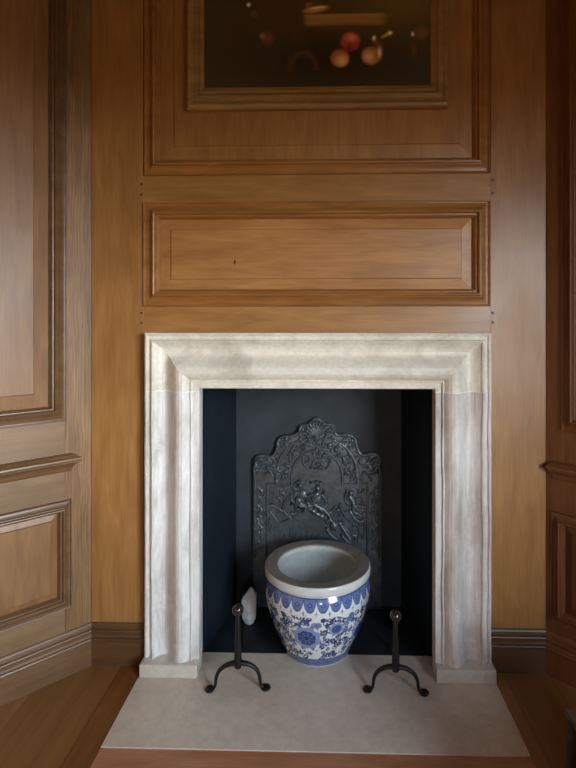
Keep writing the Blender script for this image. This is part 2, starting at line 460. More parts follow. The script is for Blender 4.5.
link('jamb', jamb(True), M['jamb_l'], su); link('jamb', jamb(False), M['jamb_r'], su)
# light mortar line between lintel and jambs
def joint(left):
    v, f = [], []
    for (u, d) in P:
        x = SX0+u if left else SX1-u
        e = d+.0007 if d > .01 else d
        v += [(x, -e, ZJ-.0022), (x, -e, ZJ+.0022)]
    for i in range(len(P)-1):
        a = 2*i; f.append((a, a+1, a+3, a+2))
    me = mesh(v, f); fix_normals(me); return me
link('mortar_joint', joint(True), M['mortar'], su); link('mortar_joint', joint(False), M['mortar'], su)
def plinth(x0, x1):
    bm = bmesh.new()
    me = boxes([(x0, x1, -.098, -.002, .0062, ZP)], .004, 3); return me
link('plinth', plinth(-.771, -.533), M['plinth'], su); link('plinth', plinth(.444, .683), M['plinth'], su)

# ------------------------------------------------------------------ cast-iron fireback
PX = .00509
def fx(x): return (x-317)*PX
def fz(y): return .977-(y-418.3)*PX
outl = [(252.5, 610), (252.5, 560), (252.5, 520), (252.6, 474), (252.0, 471), (253, 468.6), (252.6, 465), (253.4, 460.5), (256.5, 457.2), (261, 456), (266, 456.6), (270, 457.4), (273, 454.5), (275.6, 449), (276.4, 443), (278.6, 439), (283, 436.8), (289, 436.2),
        (295, 434.6), (298.6, 431.5), (298.8, 427.6), (302, 425.6), (307, 424.6), (310.5, 421.6), (316, 418.3), (321.6, 420.8), (326, 423.8), (331, 424.6), (334.6, 427), (335.6, 432.5), (338.6, 435.2), (344, 434.2), (350.5, 435), (355.6, 438.5), (357.6, 444.5),
        (359.6, 451.5), (363.6, 455), (369.4, 453.8), (375.4, 453.8), (380, 457.4), (381.2, 463), (380.2, 468), (381.6, 472), (381.5, 520), (381.5, 560), (381.5, 610)]
outl = [(x, y) for x, y in outl]
OUT = [(fx(x), fz(y)) for x, y in outl[:3]] + [(a, b) for a, b in smooth_curve([(fx(x), fz(y)) for x, y in outl[3:-3]], 3)] + [(fx(x), fz(y)) for x, y in outl[-3:]]
fk = empty('fireback', (-.051, .4585, .0065)); fk.rotation_euler = (0, 0, 0)
tag(fk, 'tall dark cast-iron fireback with arched relief figures standing against firebox back', 'fireback')
bm = bmesh.new()
zlow = fz(610)
vs = [bm.verts.new((a, 0, b-zlow)) for a, b in OUT]
fc = bm.faces.new(vs)
r = bmesh.ops.extrude_face_region(bm, geom=[fc])
for g in r['geom']:
    if isinstance(g, bmesh.types.BMVert): g.co.y -= .022
bmesh.ops.recalc_face_normals(bm, faces=bm.faces)
bmesh.ops.triangulate(bm, faces=[f for f in bm.faces if len(f.verts) > 4])
me = bpy.data.meshes.new('m'); bm.to_mesh(me); bm.free()
link('plate', me, M['iron'], fk)

# height layers for the relief, drawn in fireback units (1 unit = 5 mm)
RES = 3.0
gx = np.arange(250, 384, 1/RES); gy = np.arange(416, 560, 1/RES)
GX, GY = np.meshgrid(gx, gy)
def inside(poly):
    m = np.zeros(GX.shape, bool)
    n = len(poly)
    for i in range(n):
        (x1, y1), (x2, y2) = poly[i], poly[(i+1) % n]
        if y1 == y2: continue
        c = ((GY < y1) != (GY < y2)) & (GX < (x2-x1)*(GY-y1)/(y2-y1)+x1)
        m ^= c
    return m
def segdist(pts):
    d = np.full(GX.shape, 1e9); tt = np.zeros(GX.shape)
    L = len(pts)-1
    for i in range(L):
        (x1, y1), (x2, y2) = pts[i], pts[i+1]
        l2 = (x2-x1)**2+(y2-y1)**2+1e-9
        t = np.clip(((GX-x1)*(x2-x1)+(GY-y1)*(y2-y1))/l2, 0, 1)
        dd = np.hypot(GX-x1-t*(x2-x1), GY-y1-t*(y2-y1))
        w = dd < d; d[w] = dd[w]; tt[w] = (i+t[w])/L
    return d, tt
def stroke(H, pts, r0, r1=None, h=1.6, sub=5):
    r1 = r0 if r1 is None else r1
    if len(pts) > 2: pts = smooth_curve(pts, sub)
    d, t = segdist(pts)
    r = r0+(r1-r0)*t
    q = np.clip(1-(d/r)**2, 0, 1)
    np.maximum(H, h*np.sqrt(q)*(.5+.5*r/max(r0, r1)), out=H)
def blob(H, x, y, rx, ry, h=2.2, a=0.):
    c, s = math.cos(a), math.sin(a)
    u = ((GX-x)*c+(GY-y)*s)/rx; w = (-(GX-x)*s+(GY-y)*c)/ry
    np.maximum(H, h*np.sqrt(np.clip(1-u*u-w*w, 0, 1)), out=H)
def scroll(H, x, y, r, turns, a0, sgn, w=1.1, h=2.0):
    pts = []
    for k in range(int(turns*12)+1):
        t = k/12; a = a0+sgn*t*2*math.pi; rr = r*(1-.75*t/turns)
        pts.append((x+rr*math.cos(a), y+rr*math.sin(a)))
    stroke(H, pts, w, w*.6, h, 1)
mask = inside(outl)
# -- border layer
Hb = np.zeros(GX.shape)
arch = [(291.6, 486), (291.6, 476)] + [(317-25.4*math.cos(t), 477-25.5*math.sin(t)) for t in np.linspace(.1, math.pi-.1, 14)] + [(342.4, 476), (342.4, 485.5)]
stroke(Hb, [(266.5, 560), (266.5, 486)], 1.1, h=1.4); stroke(Hb, [(266.5, 486), (291.6, 486)], 1.1, h=1.4)
stroke(Hb, arch, 1.3, h=1.7, sub=1)
stroke(Hb, [(342.4, 485.5), (367.5, 484.5)], 1.1, h=1.4); stroke(Hb, [(367.5, 484.5), (367.5, 560)], 1.1, h=1.4)
stroke(Hb, [(254.2, 560), (254.2, 474)], 1.2, h=1.2); stroke(Hb, [(379.6, 560), (379.6, 474)], 1.2, h=1.2)
# outer rim of the silhouette
rim = outl[3:-3]
d, t = segdist(smooth_curve(rim, 3)); np.maximum(Hb, 1.5*np.sqrt(np.clip(1-((d-1.3)/1.5)**2, 0, 1)), out=Hb)
# -- ornament layer: leafy scrolls of arch, shell crest, side drops
Ho = np.zeros(GX.shape)
for k in range(15):
    a = math.radians(6+k*12); R1 = 31+1.4*math.sin(k*2.1)
    x, y = 317-R1*math.cos(a), 477-R1*1.02*math.sin(a)
    blob(Ho, x, y, 3.2, 1.7, 2.4, a+.9*(1 if k % 2 else -1)); blob(Ho, x-2*math.cos(a), y-3*math.sin(a), 1.5, 1.5, 1.9)
for sg in (-1, 1):
    stroke(Ho, [(317+sg*41, 484), (317+sg*40, 470), (317+sg*35, 456), (317+sg*26, 446), (317+sg*14, 440)], 2.0, 1.2, 2.0)
    stroke(Ho, [(317+sg*37, 442), (317+sg*30, 441), (317+sg*24, 443)], 1.4, .8, 1.8)
    stroke(Ho, [(317+sg*36, 447), (317+sg*30, 445)], 1.1, .6, 1.6)
    for q in range(5): stroke(Ho, [(317+sg*(38-q*2.8), 440-q*.3), (317+sg*(39.5-q*3.4), 448+q*.7)], .9, .5, 1.6)
    scroll(Ho, 317+sg*57.5, 464, 5.2, 1.5, math.pi/2 if sg < 0 else math.pi/2, -sg, 1.6, 2.6)
    stroke(Ho, [(317+sg*52, 459), (317+sg*46, 458), (317+sg*43, 462), (317+sg*46, 468)], 1.6, .9, 2.2)
    stroke(Ho, [(317+sg*60, 474), (317+sg*53, 476), (317+sg*47, 473), (317+sg*44, 478), (317+sg*38, 476)], 1.4, .9, 2.0)
    blob(Ho, 317+sg*62, 471.4, 1.7, 1.7, 2.6); blob(Ho, 317+sg*38, 472, 2.2, 2.6, 2.4); blob(Ho, 317+sg*50, 468, 2.6, 1.6, 2.2, .6)
    for q in range(7):
        y = 488+q*9.2
        stroke(Ho, [(317+sg*60, y), (317+sg*(55 if q % 2 else 57), y+3.5), (317+sg*58.5, y+8)], 1.0, .5, 1.2)
        blob(Ho, 317+sg*56, y+5, 1.5, 2.6, 1.2, .4*sg)
# shell crest
for k in range(9):
    a = math.radians(200+k*17.5)
    stroke(Ho, [(316.5, 437), (316.5+12*math.cos(a), 436+14*math.sin(a))], .8, 1.6, 2.6)
for sg in (-1, 1):
    scroll(Ho, 316.5+sg*16, 430, 3.6, 1.2, 0 if sg > 0 else math.pi, sg, 1.2, 2.4)
    stroke(Ho, [(316.5+sg*16, 427), (316.5+sg*12, 432), (316.5+sg*9, 439), (316.5+sg*18, 441)], 1.3, .8, 2.2)
blob(Ho, 316.5, 439, 3.4, 2.4, 3.0)
for k in range(9): blob(Ho, 316.5+(k-4)*3.1, 444+abs(k-4)*.5, 1.5, 1.5, 2.2)
# scrolls hanging inside the arch
for sg in (-1, 1):
    scroll(Ho, 316.5+sg*10, 458.5, 4.6, 1.4, math.pi/2, sg, 1.2, 2.2)
    stroke(Ho, [(316.5+sg*14, 458), (316.5+sg*13, 465), (316.5+sg*8, 471), (316.5+sg*5, 467)], 1.3, .8, 2.2)
    stroke(Ho, [(316.5+sg*3, 452), (316.5+sg*2, 460), (316.5+sg*5, 466)], 1.2, .7, 2.0)
for (x, y) in ((316.5, 450), (313, 453), (320, 453), (316.5, 457), (312, 468), (315.5, 469.4), (319.5, 468.4), (323, 469.6), (317, 465)): blob(Ho, x, y, 2.0, 1.8, 2.5)
# small leaves and rosettes crowding the ornament zones
rl = random.Random(5)
for q in range(230):
    x = rl.uniform(255, 379); y = rl.uniform(422, 484); rad_ = math.hypot(x-317, y-478)
    if rad_ < 29 or (y > 481): continue
    a = rl.uniform(0, 3.14); l = rl.uniform(1.6, 3.6)
    stroke(Ho, [(x-l*math.cos(a), y-l*math.sin(a)), (x+.8*math.sin(a), y-.8*math.cos(a)), (x+l*math.cos(a), y+l*math.sin(a))], rl.uniform(.7, 1.25), .45, rl.uniform(1.4, 2.4), 3)
for q in range(60):
    sg = rl.choice((-1, 1)); x = 317+sg*rl.uniform(53, 61); y = rl.uniform(488, 558); a = rl.uniform(.9, 2.2)
    stroke(Ho, [(x-2*math.cos(a), y-2*math.sin(a)), (x+2*math.cos(a), y+2*math.sin(a))], .9, .5, rl.uniform(.9, 1.6))
# -- figure layer
Hf = np.zeros(GX.shape)
S = lambda pts, r0, r1=None, h=2.6: stroke(Hf, pts, r0, r1, h)
# seated couple
blob(Hf, 300.5, 486.5, 3.4, 3.8, 3.6); S([(296, 484), (300, 482.4), (304, 485)], 1.4, 1., 3.6)
blob(Hf, 318, 489, 3.2, 3.8, 3.8); blob(Hf, 312, 484, 2.4, 1.7, 3.2); blob(Hf, 321, 484, 2.6, 1.8, 3.2); blob(Hf, 316.5, 483, 2.6, 1.8, 3.0)
blob(Hf, 302, 496, 6., 6., 3.2, .4); blob(Hf, 316.5, 499, 6, 7, 3.4); S([(296, 494), (291, 499), (295, 505)], 2.0, 1.4, 3.2)
S([(322, 495), (326, 502), (322, 508)], 1.9, 1.3, 3.4); S([(311, 495), (307, 502), (311, 508)], 1.7, 1.2, 3.6); S([(301, 492), (306, 497), (312, 495)], 1.5, 1.1, 3.6)
for q in range(5): S([(311+q*2.6, 502), (312.5+q*3, 509), (313+q*3.6, 515)], 1.0, .7, 3.4)
S([(298, 501), (304, 507), (312, 511), (320, 517)], 3.4, 2.2, 3.2); S([(315, 506), (324, 511), (330, 518), (327, 523)], 3.2, 1.6, 3.6)
blob(Hf, 322, 517, 4, 3, 3.2, .6); blob(Hf, 309, 507, 3.4, 2.4, 3.6, .5)
# leaning figure on the left with drapery, staff and legs
S([(287, 500), (283.4, 507), (285, 514), (290, 518)], 1.5, 1.1, 2.6); S([(294, 495), (288, 499), (284.5, 503)], 2.2, 1.4, 3.0)
S([(285, 517), (295, 521), (304.5, 525.5)], .9, .6, 2.2); S([(271, 506), (278, 509.5), (284, 513.5), (288, 518)], 1.5, 1.1, 2.4)
S([(270, 513), (275, 519), (279, 525)], 1.4, 1.0, 2.2); S([(279, 525), (286, 523), (291, 519)], 1.5, 1.0, 2.2); S([(272, 527), (270, 533), (274, 530)], 1.2, .8, 2.0)
S([(270, 520), (268.6, 528), (272, 536)], 1.0, .7, 1.8); blob(Hf, 273.5, 507, 2.2, 1.5, 2.6, .4)
for q in range(6): S([(270+q*3.4, 490), (269.5+q*3.2, 499+q*.7)], .6, .4, 1.0)
for q in range(9): S([(274+q*5.6, 533+(q % 3)), (273.4+q*5.4, 540-(q % 2))], .8, .5, 1.3)
S([(286, 490), (291, 493), (293, 497)], 1.2, .8, 2.2)
# figure and dog on the right
blob(Hf, 351, 494, 3, 3.4, 3.2); S([(350, 498), (354, 505), (353, 512)], 3.2, 2.4, 2.8); S([(347, 491), (345, 499), (348, 506)], 1.1, .8, 2.4)
S([(340.5, 506), (344, 514), (351, 521)], 1.8, 1.1, 3.4); S([(337.5, 510), (342, 518), (350, 524)], 1.2, .8, 2.8); S([(353, 508), (359, 506), (364, 510)], 1.5, .9, 2.4)
S([(355, 513), (361, 516), (365, 513)], 1.7, 1.0, 2.4); S([(356, 500), (361, 498), (363, 502)], 1.1, .7, 2.0); S([(350, 512), (357, 521), (364, 522)], 1.9, 1.2, 2.6)
blob(Hf, 334, 527, 4.4, 5.4, 3.2, .2); S([(330, 520), (334, 524), (337, 531)], 1.9, 1.2, 3.2); S([(327, 530), (331, 536), (337, 539)], 1.6, 1.0, 2.8)
S([(340, 524), (345, 532), (351, 541)], 2.6, 1.6, 3.0); S([(342, 536), (347, 541), (350.5, 543)], 1.7, 1.2, 3.4); S([(344, 527), (350, 534), (352, 542)], 1.4, .9, 3.2)
S([(356, 524), (360, 532), (358, 541)], 1.5, .9, 2.2); S([(363, 520), (365, 530), (362, 540)], 1.2, .7, 1.8); S([(325, 513), (331, 512), (336, 507)], 1.4, .9, 2.4)
for q in range(70):
    x = rl.uniform(271, 365); y = rl.uniform(488, 543)
    if 325 < x < 343 and y < 508: continue
    if 285 < x < 325 and y > 519: continue
    a = rl.uniform(0, 3.14); l = rl.uniform(2, 4.4)
    S([(x-l*math.cos(a), y-l*math.sin(a)), (x+1.2*math.sin(a), y-1.2*math.cos(a)), (x+l*math.cos(a), y+l*math.sin(a))], rl.uniform(.8, 1.5), .5, rl.uniform(1.0, 2.6))
for q in range(46):
    x = rl.uniform(292, 327); y = rl.uniform(492, 514); a = rl.uniform(0, 3.14)
    S([(x-2*math.cos(a), y-2*math.sin(a)), (x+2*math.cos(a), y+2*math.sin(a))], rl.uniform(.8, 1.4), .5, rl.uniform(3.0, 4.4))
noise = (np.sin(GX*1.9+np.sin(GY*1.3)*2)*np.sin(GY*2.3+GX*.7))*.12
def layer(H, name):
    H = np.where(mask, H, 0)
    H = H+np.where(H > .3, noise, 0)
    keep = H > .05
    # blur a little
    for _ in range(1):
        H = (H*4+np.roll(H, 1, 0)+np.roll(H, -1, 0)+np.roll(H, 1, 1)+np.roll(H, -1, 1))/8
    ny, nx = H.shape
    idx = -np.ones(H.shape, int); verts = []; faces = []
    cell = (H[:-1, :-1] > .03) | (H[1:, :-1] > .03) | (H[:-1, 1:] > .03) | (H[1:, 1:] > .03)
    cell &= mask[:-1, :-1] & mask[1:, :-1] & mask[:-1, 1:] & mask[1:, 1:]
    for j, i in zip(*np.nonzero(cell)):
        q = []
        for jj, ii in ((j, i), (j+1, i), (j+1, i+1), (j, i+1)):
            if idx[jj, ii] < 0:
                idx[jj, ii] = len(verts)
                verts.append(((GX[jj, ii]-317)*PX, -.0215-H[jj, ii]*PX*1.25, fz(GY[jj, ii])-zlow))
            q.append(int(idx[jj, ii]))
        faces.append(tuple(q))
    me = mesh(verts, faces)
    return link(name, me, M['iron'], fk, smooth=True)
layer(Hb, 'border'); layer(Ho, 'ornament'); layer(Hf, 'figure_relief')

# ------------------------------------------------------------------ blue and white fish bowl planter
pt = empty('ceramic_planter', (-.043, .136, .0062))
tag(pt, 'blue and white floral porcelain fishbowl planter standing in the fireplace opening', 'planter')
body = smooth_curve([(.146, .0), (.1485, .004), (.154, .018), (.166, .045), (.182, .080), (.199, .120), (.214, .165), (.2255, .205), (.233, .245), (.2355, .280), (.233, .305), (.226, .325), (.222, .334)], 14)
NT = 900
v, f = lathe(body, NT)
me = mesh(v, f)
th = np.arange(NT)/NT*2*np.pi; th = np.where(th > np.pi, th-2*np.pi, th)
zz = np.array([b[1] for b in body]); rr = np.array([b[0] for b in body])
arc = np.concatenate([[0], np.cumsum(np.hypot(np.diff(zz), np.diff(rr)))])
TH, ZZ = np.meshgrid(th, zz); _, AR = np.meshgrid(th, arc)
R0 = .205
UU = TH*R0
WHITE = np.array(lin((228, 234, 236))); BL = np.array(lin((78, 100, 156))); DB = np.array(lin((42, 56, 100))); MB = np.array(lin((58, 80, 146))); PB = np.array(lin((138, 154, 196))); GB = np.array(lin((108, 126, 160)))
col = np.ones(TH.shape+(3,))*WHITE
def put(m, c, a=1.): 
    m = np.clip(m, 0, 1)[..., None]*a
    col[:] = col*(1-m)+np.array(c)*m
soft = lambda d, r, e=.0012: np.clip((r-d)/e+.5, 0, 1)
def wrapU(u0):
    d = UU-u0; L = 2*np.pi*R0
    return (d+L/2) % L-L/2
def pdisk(u, a, r, c, al=1.): put(soft(np.hypot(wrapU(u), AR-a), r), c, al)
def flower(u, a, r, n, rot=0.):
    du, da = wrapU(u), AR-a
    d = np.hypot(du, da); an = np.arctan2(da, du)+rot
    put(soft(d, r*(.86+.16*np.abs(np.cos(an*n/2)))), PB); 
    put(soft(np.abs(d-r*(.86+.16*np.abs(np.cos(an*n/2)))), .0009), BL, .8)
    put(soft(d, r*.66*(.88+.14*np.abs(np.cos(an*n/2+.8)))), MB)
    pet = np.abs(np.sin(an*n/2)) < .30
    put((pet & (d > r*.22) & (d < r*.52)).astype(float), PB, .75)
    put(soft(d, r*.17), DB); put(soft(np.abs(d-r*.2), .001), PB, .7)
def leaf(u, a, l, w, ang, c, al=1.):
    du, da = wrapU(u), AR-a
    p = du*math.cos(ang)+da*math.sin(ang); q = -du*math.sin(ang)+da*math.cos(ang)
    t = np.clip(p/l, 0, 1); ww = w*np.sin(np.pi*t)**.7*(1-.25*t)
    put(((p > 0) & (p < l))*soft(np.abs(q), ww), c, al)
    put(((p > l*.1) & (p < l*.85))*soft(np.abs(q), .0007), DB, .6*al)
def line(pts, w, c, al=1.):
    sub = smooth_curve(pts, 5) if len(pts) > 2 else pts
    us = [p[0] for p in sub]; as_ = [p[1] for p in sub]
    m0 = (np.abs(wrapU(sum(us)/len(us))) < .09) & (AR > min(as_)-.01) & (AR < max(as_)+.01)
    jj, ii = np.nonzero(m0)
    if len(jj) == 0: return
    x = wrapU(0)[jj, ii]; y = AR[jj, ii]; L = 2*np.pi*R0
    d = np.full(x.shape, 1e9)
    for (u1, a1), (u2, a2) in zip(sub, sub[1:]):
        dx = (x-u1+L/2) % L-L/2; dy = y-a1; ex, ey = u2-u1, a2-a1; l2 = ex*ex+ey*ey+1e-12
        t = np.clip((dx*ex+dy*ey)/l2, 0, 1); d = np.minimum(d, np.hypot(dx-t*ex, dy-t*ey))
    mm = (soft(d, w, .0009)*al)[:, None]
    col[jj, ii] = col[jj, ii]*(1-mm)+np.array(c)*mm
ATOP = arc[-1]; rg = random.Random(11)
# vine scrolls over the whole belly
def curl(u, a, r, a0, sg, w, c):
    pts = []
    for k in range(13):
        t = k/12; q = a0+sg*t*2*math.pi*1.05; rr_ = r*(1-.72*t)
        pts.append((u+rr_*math.cos(q), a+rr_*math.sin(q)))
    line(pts, w, c)
    pdisk(pts[-1][0], pts[-1][1], w*1.9, c)
LOC = 2*math.pi*R0
main_fl = [(-.040, .170, .058, 8), (.078, .212, .030, 8), (.215, .150, .052, 8), (-.215, .215, .034, 8), (-.200, .115, .040, 8), (.33, .22, .034, 8)]
k = .46
while k < LOC-.35:
    main_fl.append((k, rg.uniform(.13, .21), rg.uniform(.036, .056), 8)); k += .12
for n in range(430):
    u = rg.uniform(-LOC/2, LOC/2); a = rg.uniform(.055, ATOP-.085)
    curl(u, a, rg.uniform(.009, .017), rg.uniform(0, 6.28), rg.choice((-1, 1)), rg.uniform(.0018, .0032), DB if rg.random() < .75 else MB)
for n in range(480):
    u = rg.uniform(-LOC/2, LOC/2); a = rg.uniform(.05, ATOP-.08)
    leaf(u, a, rg.uniform(.012, .028), rg.uniform(.0025, .006), rg.uniform(0, 6.28), rg.choice((DB, MB, BL, DB)))
for n in range(120):
    u = rg.uniform(-LOC/2, LOC/2); a = rg.uniform(.05, ATOP-.1)
    r = rg.uniform(.009, .017)
    pdisk(u, a, r, GB if n % 2 else BL, .85); pdisk(u, a, r*.6, PB, .5); pdisk(u, a, r*.25, DB, .7)
for (u, a, r, n) in main_fl:
    pdisk(u, a, r*1.12, WHITE, .85)
    for q in range(8): leaf(u+r*.8*math.cos(q*.785+.4), a+r*.8*math.sin(q*.785+.4), r*.45, r*.14, q*.785+.4, GB if q % 2 else BL)
    flower(u, a, r, n, .3)
for (u, a, r, n) in main_fl[:3]: pdisk(u, a, r*.62, DB, .35)
# lappet band below the neck
NS = 27
ph = (TH/(2*np.pi)*NS) % 1.0
dd = np.abs(ph-.5)*2
AT = ATOP-.004
hgt = .044*(1-dd**2.4)**.7+.014
band = (AR > AT-hgt) & (AR < AT)
wh = (AR > AT-.078) & (AR < AT)
put(wh.astype(float), WHITE, .8)
put(soft(AT-AR, hgt+.004)*(AR < AT), WHITE)
put(band.astype(float), BL)
inn = (AR > AT-hgt+.006) & (AR < AT-.008) & (dd < .74)
put(inn.astype(float), PB, .45)
put(((np.abs(((AT-AR)*330) % 1-.5) < .2) & inn & (dd < .6)).astype(float), MB, .6)
put(soft(np.hypot((ph-.5)*.047, AR-(AT-.028)), .009), MB, .9); put(soft(np.hypot((ph-.5)*.047, AR-(AT-.028)), .004), PB, .8)
put(soft(np.abs(AT-AR-.002), .0022), DB, .7)
# little crosses between the lappets
pc = ((TH/(2*np.pi)*NS+.5) % 1.0-.5)*.047
put(((np.abs(pc) < .0014) & (np.abs(AR-(AT-.062)) < .010)).astype(float), DB)
put(((np.abs(pc) < .006) & (np.abs(AR-(AT-.062)) < .0016)).astype(float), DB)
# neck and foot bands
put((AR > AT).astype(float), WHITE*.95)
put((AR < .044).astype(float), BL)
put(((AR < .044) & (np.abs((TH/(2*np.pi)*110) % 1-.5) < .22)).astype(float), PB, .55)
put(((AR < .044) & (np.abs((AR*160) % 1-.5) < .2)).astype(float), MB, .5)
put(soft(np.abs(AR-.046), .0018), DB); put((AR < .006).astype(float), WHITE*.8)
ca = me.color_attributes.new('glaze', 'FLOAT_COLOR', 'POINT')
buf = np.ones((len(me.vertices), 4), dtype=np.float32); buf[:, :3] = col.reshape(-1, 3)
ca.data.foreach_set('color', buf.ravel())
link('glazed_body', me, M['glaze'], pt, smooth=True)
v, f = lathe(smooth_curve([(.221, .3335), (.229, .3365), (.2365, .343), (.2385, .352), (.2385, .366), (.2365, .3735), (.2335, .3765)], 4), 128)
link('rim_band', mesh(v, f), M['rimglaze'], pt, smooth=True)
v, f = lathe(smooth_curve([(.2335, .3765), (.231, .3772), (.205, .3765), (.184, .3755), (.1805, .3735), (.179, .369)], 4), 128)
link('rim', mesh(v, f), M['rimstone'], pt, smooth=True)
v, f = lathe(smooth_curve([(.179, .369), (.183, .350), (.200, .325), (.217, .290), (.216, .250), (.200, .190), (.175, .120), (.150, .060), (.130, .030), (.08, .024), (.0005, .022)], 5), 96)
link('inner_wall', mesh(v, f), M['inside'], pt, smooth=True)
v, f = lathe([(.0005, .0003), (.146, 0)], 96); link('foot', mesh(v, f), M['rimstone'], pt)

# ------------------------------------------------------------------ andirons
def skin_tube(name, pts, rad, mat, parent, flat=1.0, n=14, sub=6):
    """tapered tube through pts; cross-section squeezed by flat along y"""
    P3 = smooth_curve(pts, sub); R = [(float(q[0]), 0) for q in smooth_curve([(r, 0) for r in rad], sub)]
    v, f = [], []
    for i, p in enumerate(P3):
        a = Vector([float(q) for q in P3[max(0, i-1)]]); b = Vector([float(q) for q in P3[min(len(P3)-1, i+1)]])
        t = (b-a).normalized()
        s = Vector((0, 1, 0)) if abs(t.y) < .9 else Vector((1, 0, 0))
        u = (s-t*s.dot(t)).normalized(); w = t.cross(u)
        for k in range(n):
            an = 2*math.pi*k/n
            v.append(Vector([float(q) for q in p])+R[i][0]*(flat*u*math.cos(an)+w*math.sin(an)))
    for i in range(len(P3)-1):
        for k in range(n):
            f.append((i*n+k, i*n+(k+1) % n, (i+1)*n+(k+1) % n, (i+1)*n+k))
    f.append(tuple(range(n))[::-1]); f.append(tuple(range((len(P3)-1)*n, len(P3)*n)))
    me = mesh(v, f); fix_normals(me)
    return link(name, me, mat, parent, smooth=True)
def make_andiron():
    t = empty('andiron')
    # arched front foot in two halves
    for s in (-1, 1):
        skin_tube('leg', [(0, 0, .104), (s*.020, 0, .1035), (s*.050, 0, .096), (s*.077, 0, .078), (s*.091, 0, .052), (s*.095, 0, .026), (s*.0985, -.001, .013), (s*.107, -.002, .0085)],
                  [.0100, .0098, .0088, .0080, .0074, .0068, .0064, .0055], M['wrought'], t, flat=1.15)
        v, f = lathe([(.0001, 0), (.014, 0), (.0195, .0018), (.0205, .005), (.019, .0078), (.013, .0092), (.0001, .0095)], 28)
        link('foot', mesh([(x+s*.119, y-.002, z) for x, y, z in v], f), M['wrought'], t, smooth=True)
    # upright, flattened towards its foot, collar and knob
    skin_tube('shaft', [(0, 0, .088), (0, 0, .104), (0, 0, .142), (0, 0, .148), (0, 0, .156), (0, 0, .22), (0, 0, .27), (0, 0, .296)], [.0150, .0168, .0158, .0168, .0146, .0126, .0106, .0092], M['wrought'], t)
    prof = [(0.0245*math.sin(math.pi*i/18)+.0001, .316-.0245*math.cos(math.pi*i/18)) for i in range(19)]
    v, f = lathe(prof, 32); link('knob', mesh(v, f), M['ball'], t, smooth=True)
    # log bar running back into the fire, with its rear foot
    skin_tube('log_bar', [(0, .006, .112), (0, .10, .110), (0, .215, .104), (0, .250, .090), (0, .262, .05), (0, .264, .002)], [.007, .0065, .006, .006, .006, .007], M['wrought'], t)
    return t
def copy_tree(o):
    c = o.copy(); C.objects.link(c)
    for ch in list(o.children):
        d = ch.copy(); C.objects.link(d); d.parent = c
    return c
an1 = make_andiron(); an1.location = (-.354, -.150, .0062); an1.scale = (.93, 1, 1); an1.rotation_euler = (0, math.radians(-1.2), math.radians(4.))
tag(an1, 'black wrought-iron andiron with ball knob, on hearth left of the blue planter', 'andiron', 'pair of iron andirons')
an1.rotation_euler.y = 0
an2 = copy_tree(an1); an2.location = (.271, -.148, .0062); an2.scale = (.93, 1, .95); an2.rotation_euler = (0, 0, math.radians(-3.))
tag(an2, 'black wrought-iron andiron with ball knob, on hearth right of the blue planter', 'andiron', 'pair of iron andirons')

# ------------------------------------------------------------------ faceted pale stone
def crystal():
    v = []
    rings = [(.0, .018, .014, .008), (.030, .040, .030, .0), (.132, .0415, .031, .0), (.132, .0415, .031, .0)]
    n = 6
    def ring(z, rx, ry, dx, zt=0.):
        return [(dx+rx*math.cos(math.pi/3*k+.35), ry*math.sin(math.pi/3*k+.35), z+zt*math.cos(math.pi/3*k+.35)) for k in range(n)]
    v += ring(0, .020, .020, .0); v += ring(.028, .037, .032, 0); v += ring(.128, .041, .034, 0, .008); v.append((.008, .0, .176))
    f = [tuple(range(n))[::-1]]
    for i in range(2):
        for k in range(n): f.append((i*n+k, i*n+(k+1) % n, (i+1)*n+(k+1) % n, (i+1)*n+k))
    for k in range(n): f.append((2*n+k, 2*n+(k+1) % n, 3*n))
    me = mesh(v, f); fix_normals(me)
    bm = bmesh.new(); bm.from_mesh(me); bmesh.ops.bevel(bm, geom=list(bm.edges), offset=.0012, segments=1, affect='EDGES'); bm.to_mesh(me); bm.free()
    return me
cr = link('crystal_stone', crystal(), M['crystal'], loc=(-.3775, .298, .0062)); cr.rotation_euler = (0, 0, .2)
tag(cr, 'small pale grey pointed crystal-shaped stone on black firebox floor, behind left andiron', 'stone')

# ------------------------------------------------------------------ oil painting
PX0, PX1, PZ0, PZ1 = -.592, .505, 2.364, 3.02
FR = [(0, .0), (0, .026), (.004, .034), (.010, .037), (.016, .034), (.022, .026), (.030, .024), (.034, .028), (.040, .029), (.044, .024), (.049, .018), (.051, .023), (.056, .024), (.060, .018), (.067, .015), (.070, .010), (.070, .004)]
pic = link('picture_frame', rect_loops(PX0, PX1, PZ0, PZ1, [(u, d) for u, d in FR], zf=1.42), M['gilt'], loc=(0, -.004, 0))
pic.name = 'framed_painting'
tag(pic, 'dark still-life oil painting in gilt wooden frame hanging on panel above fireplace', 'painting')
cx0, cx1, cz0, cz1 = PX0+.069, PX1-.069, PZ0+.098, PZ1-.069
nx, nz = 420, 230
X = np.linspace(cx0, cx1, nx); Z = np.linspace(cz0, cz1, nz)
XX, ZG = np.meshgrid(X, Z)
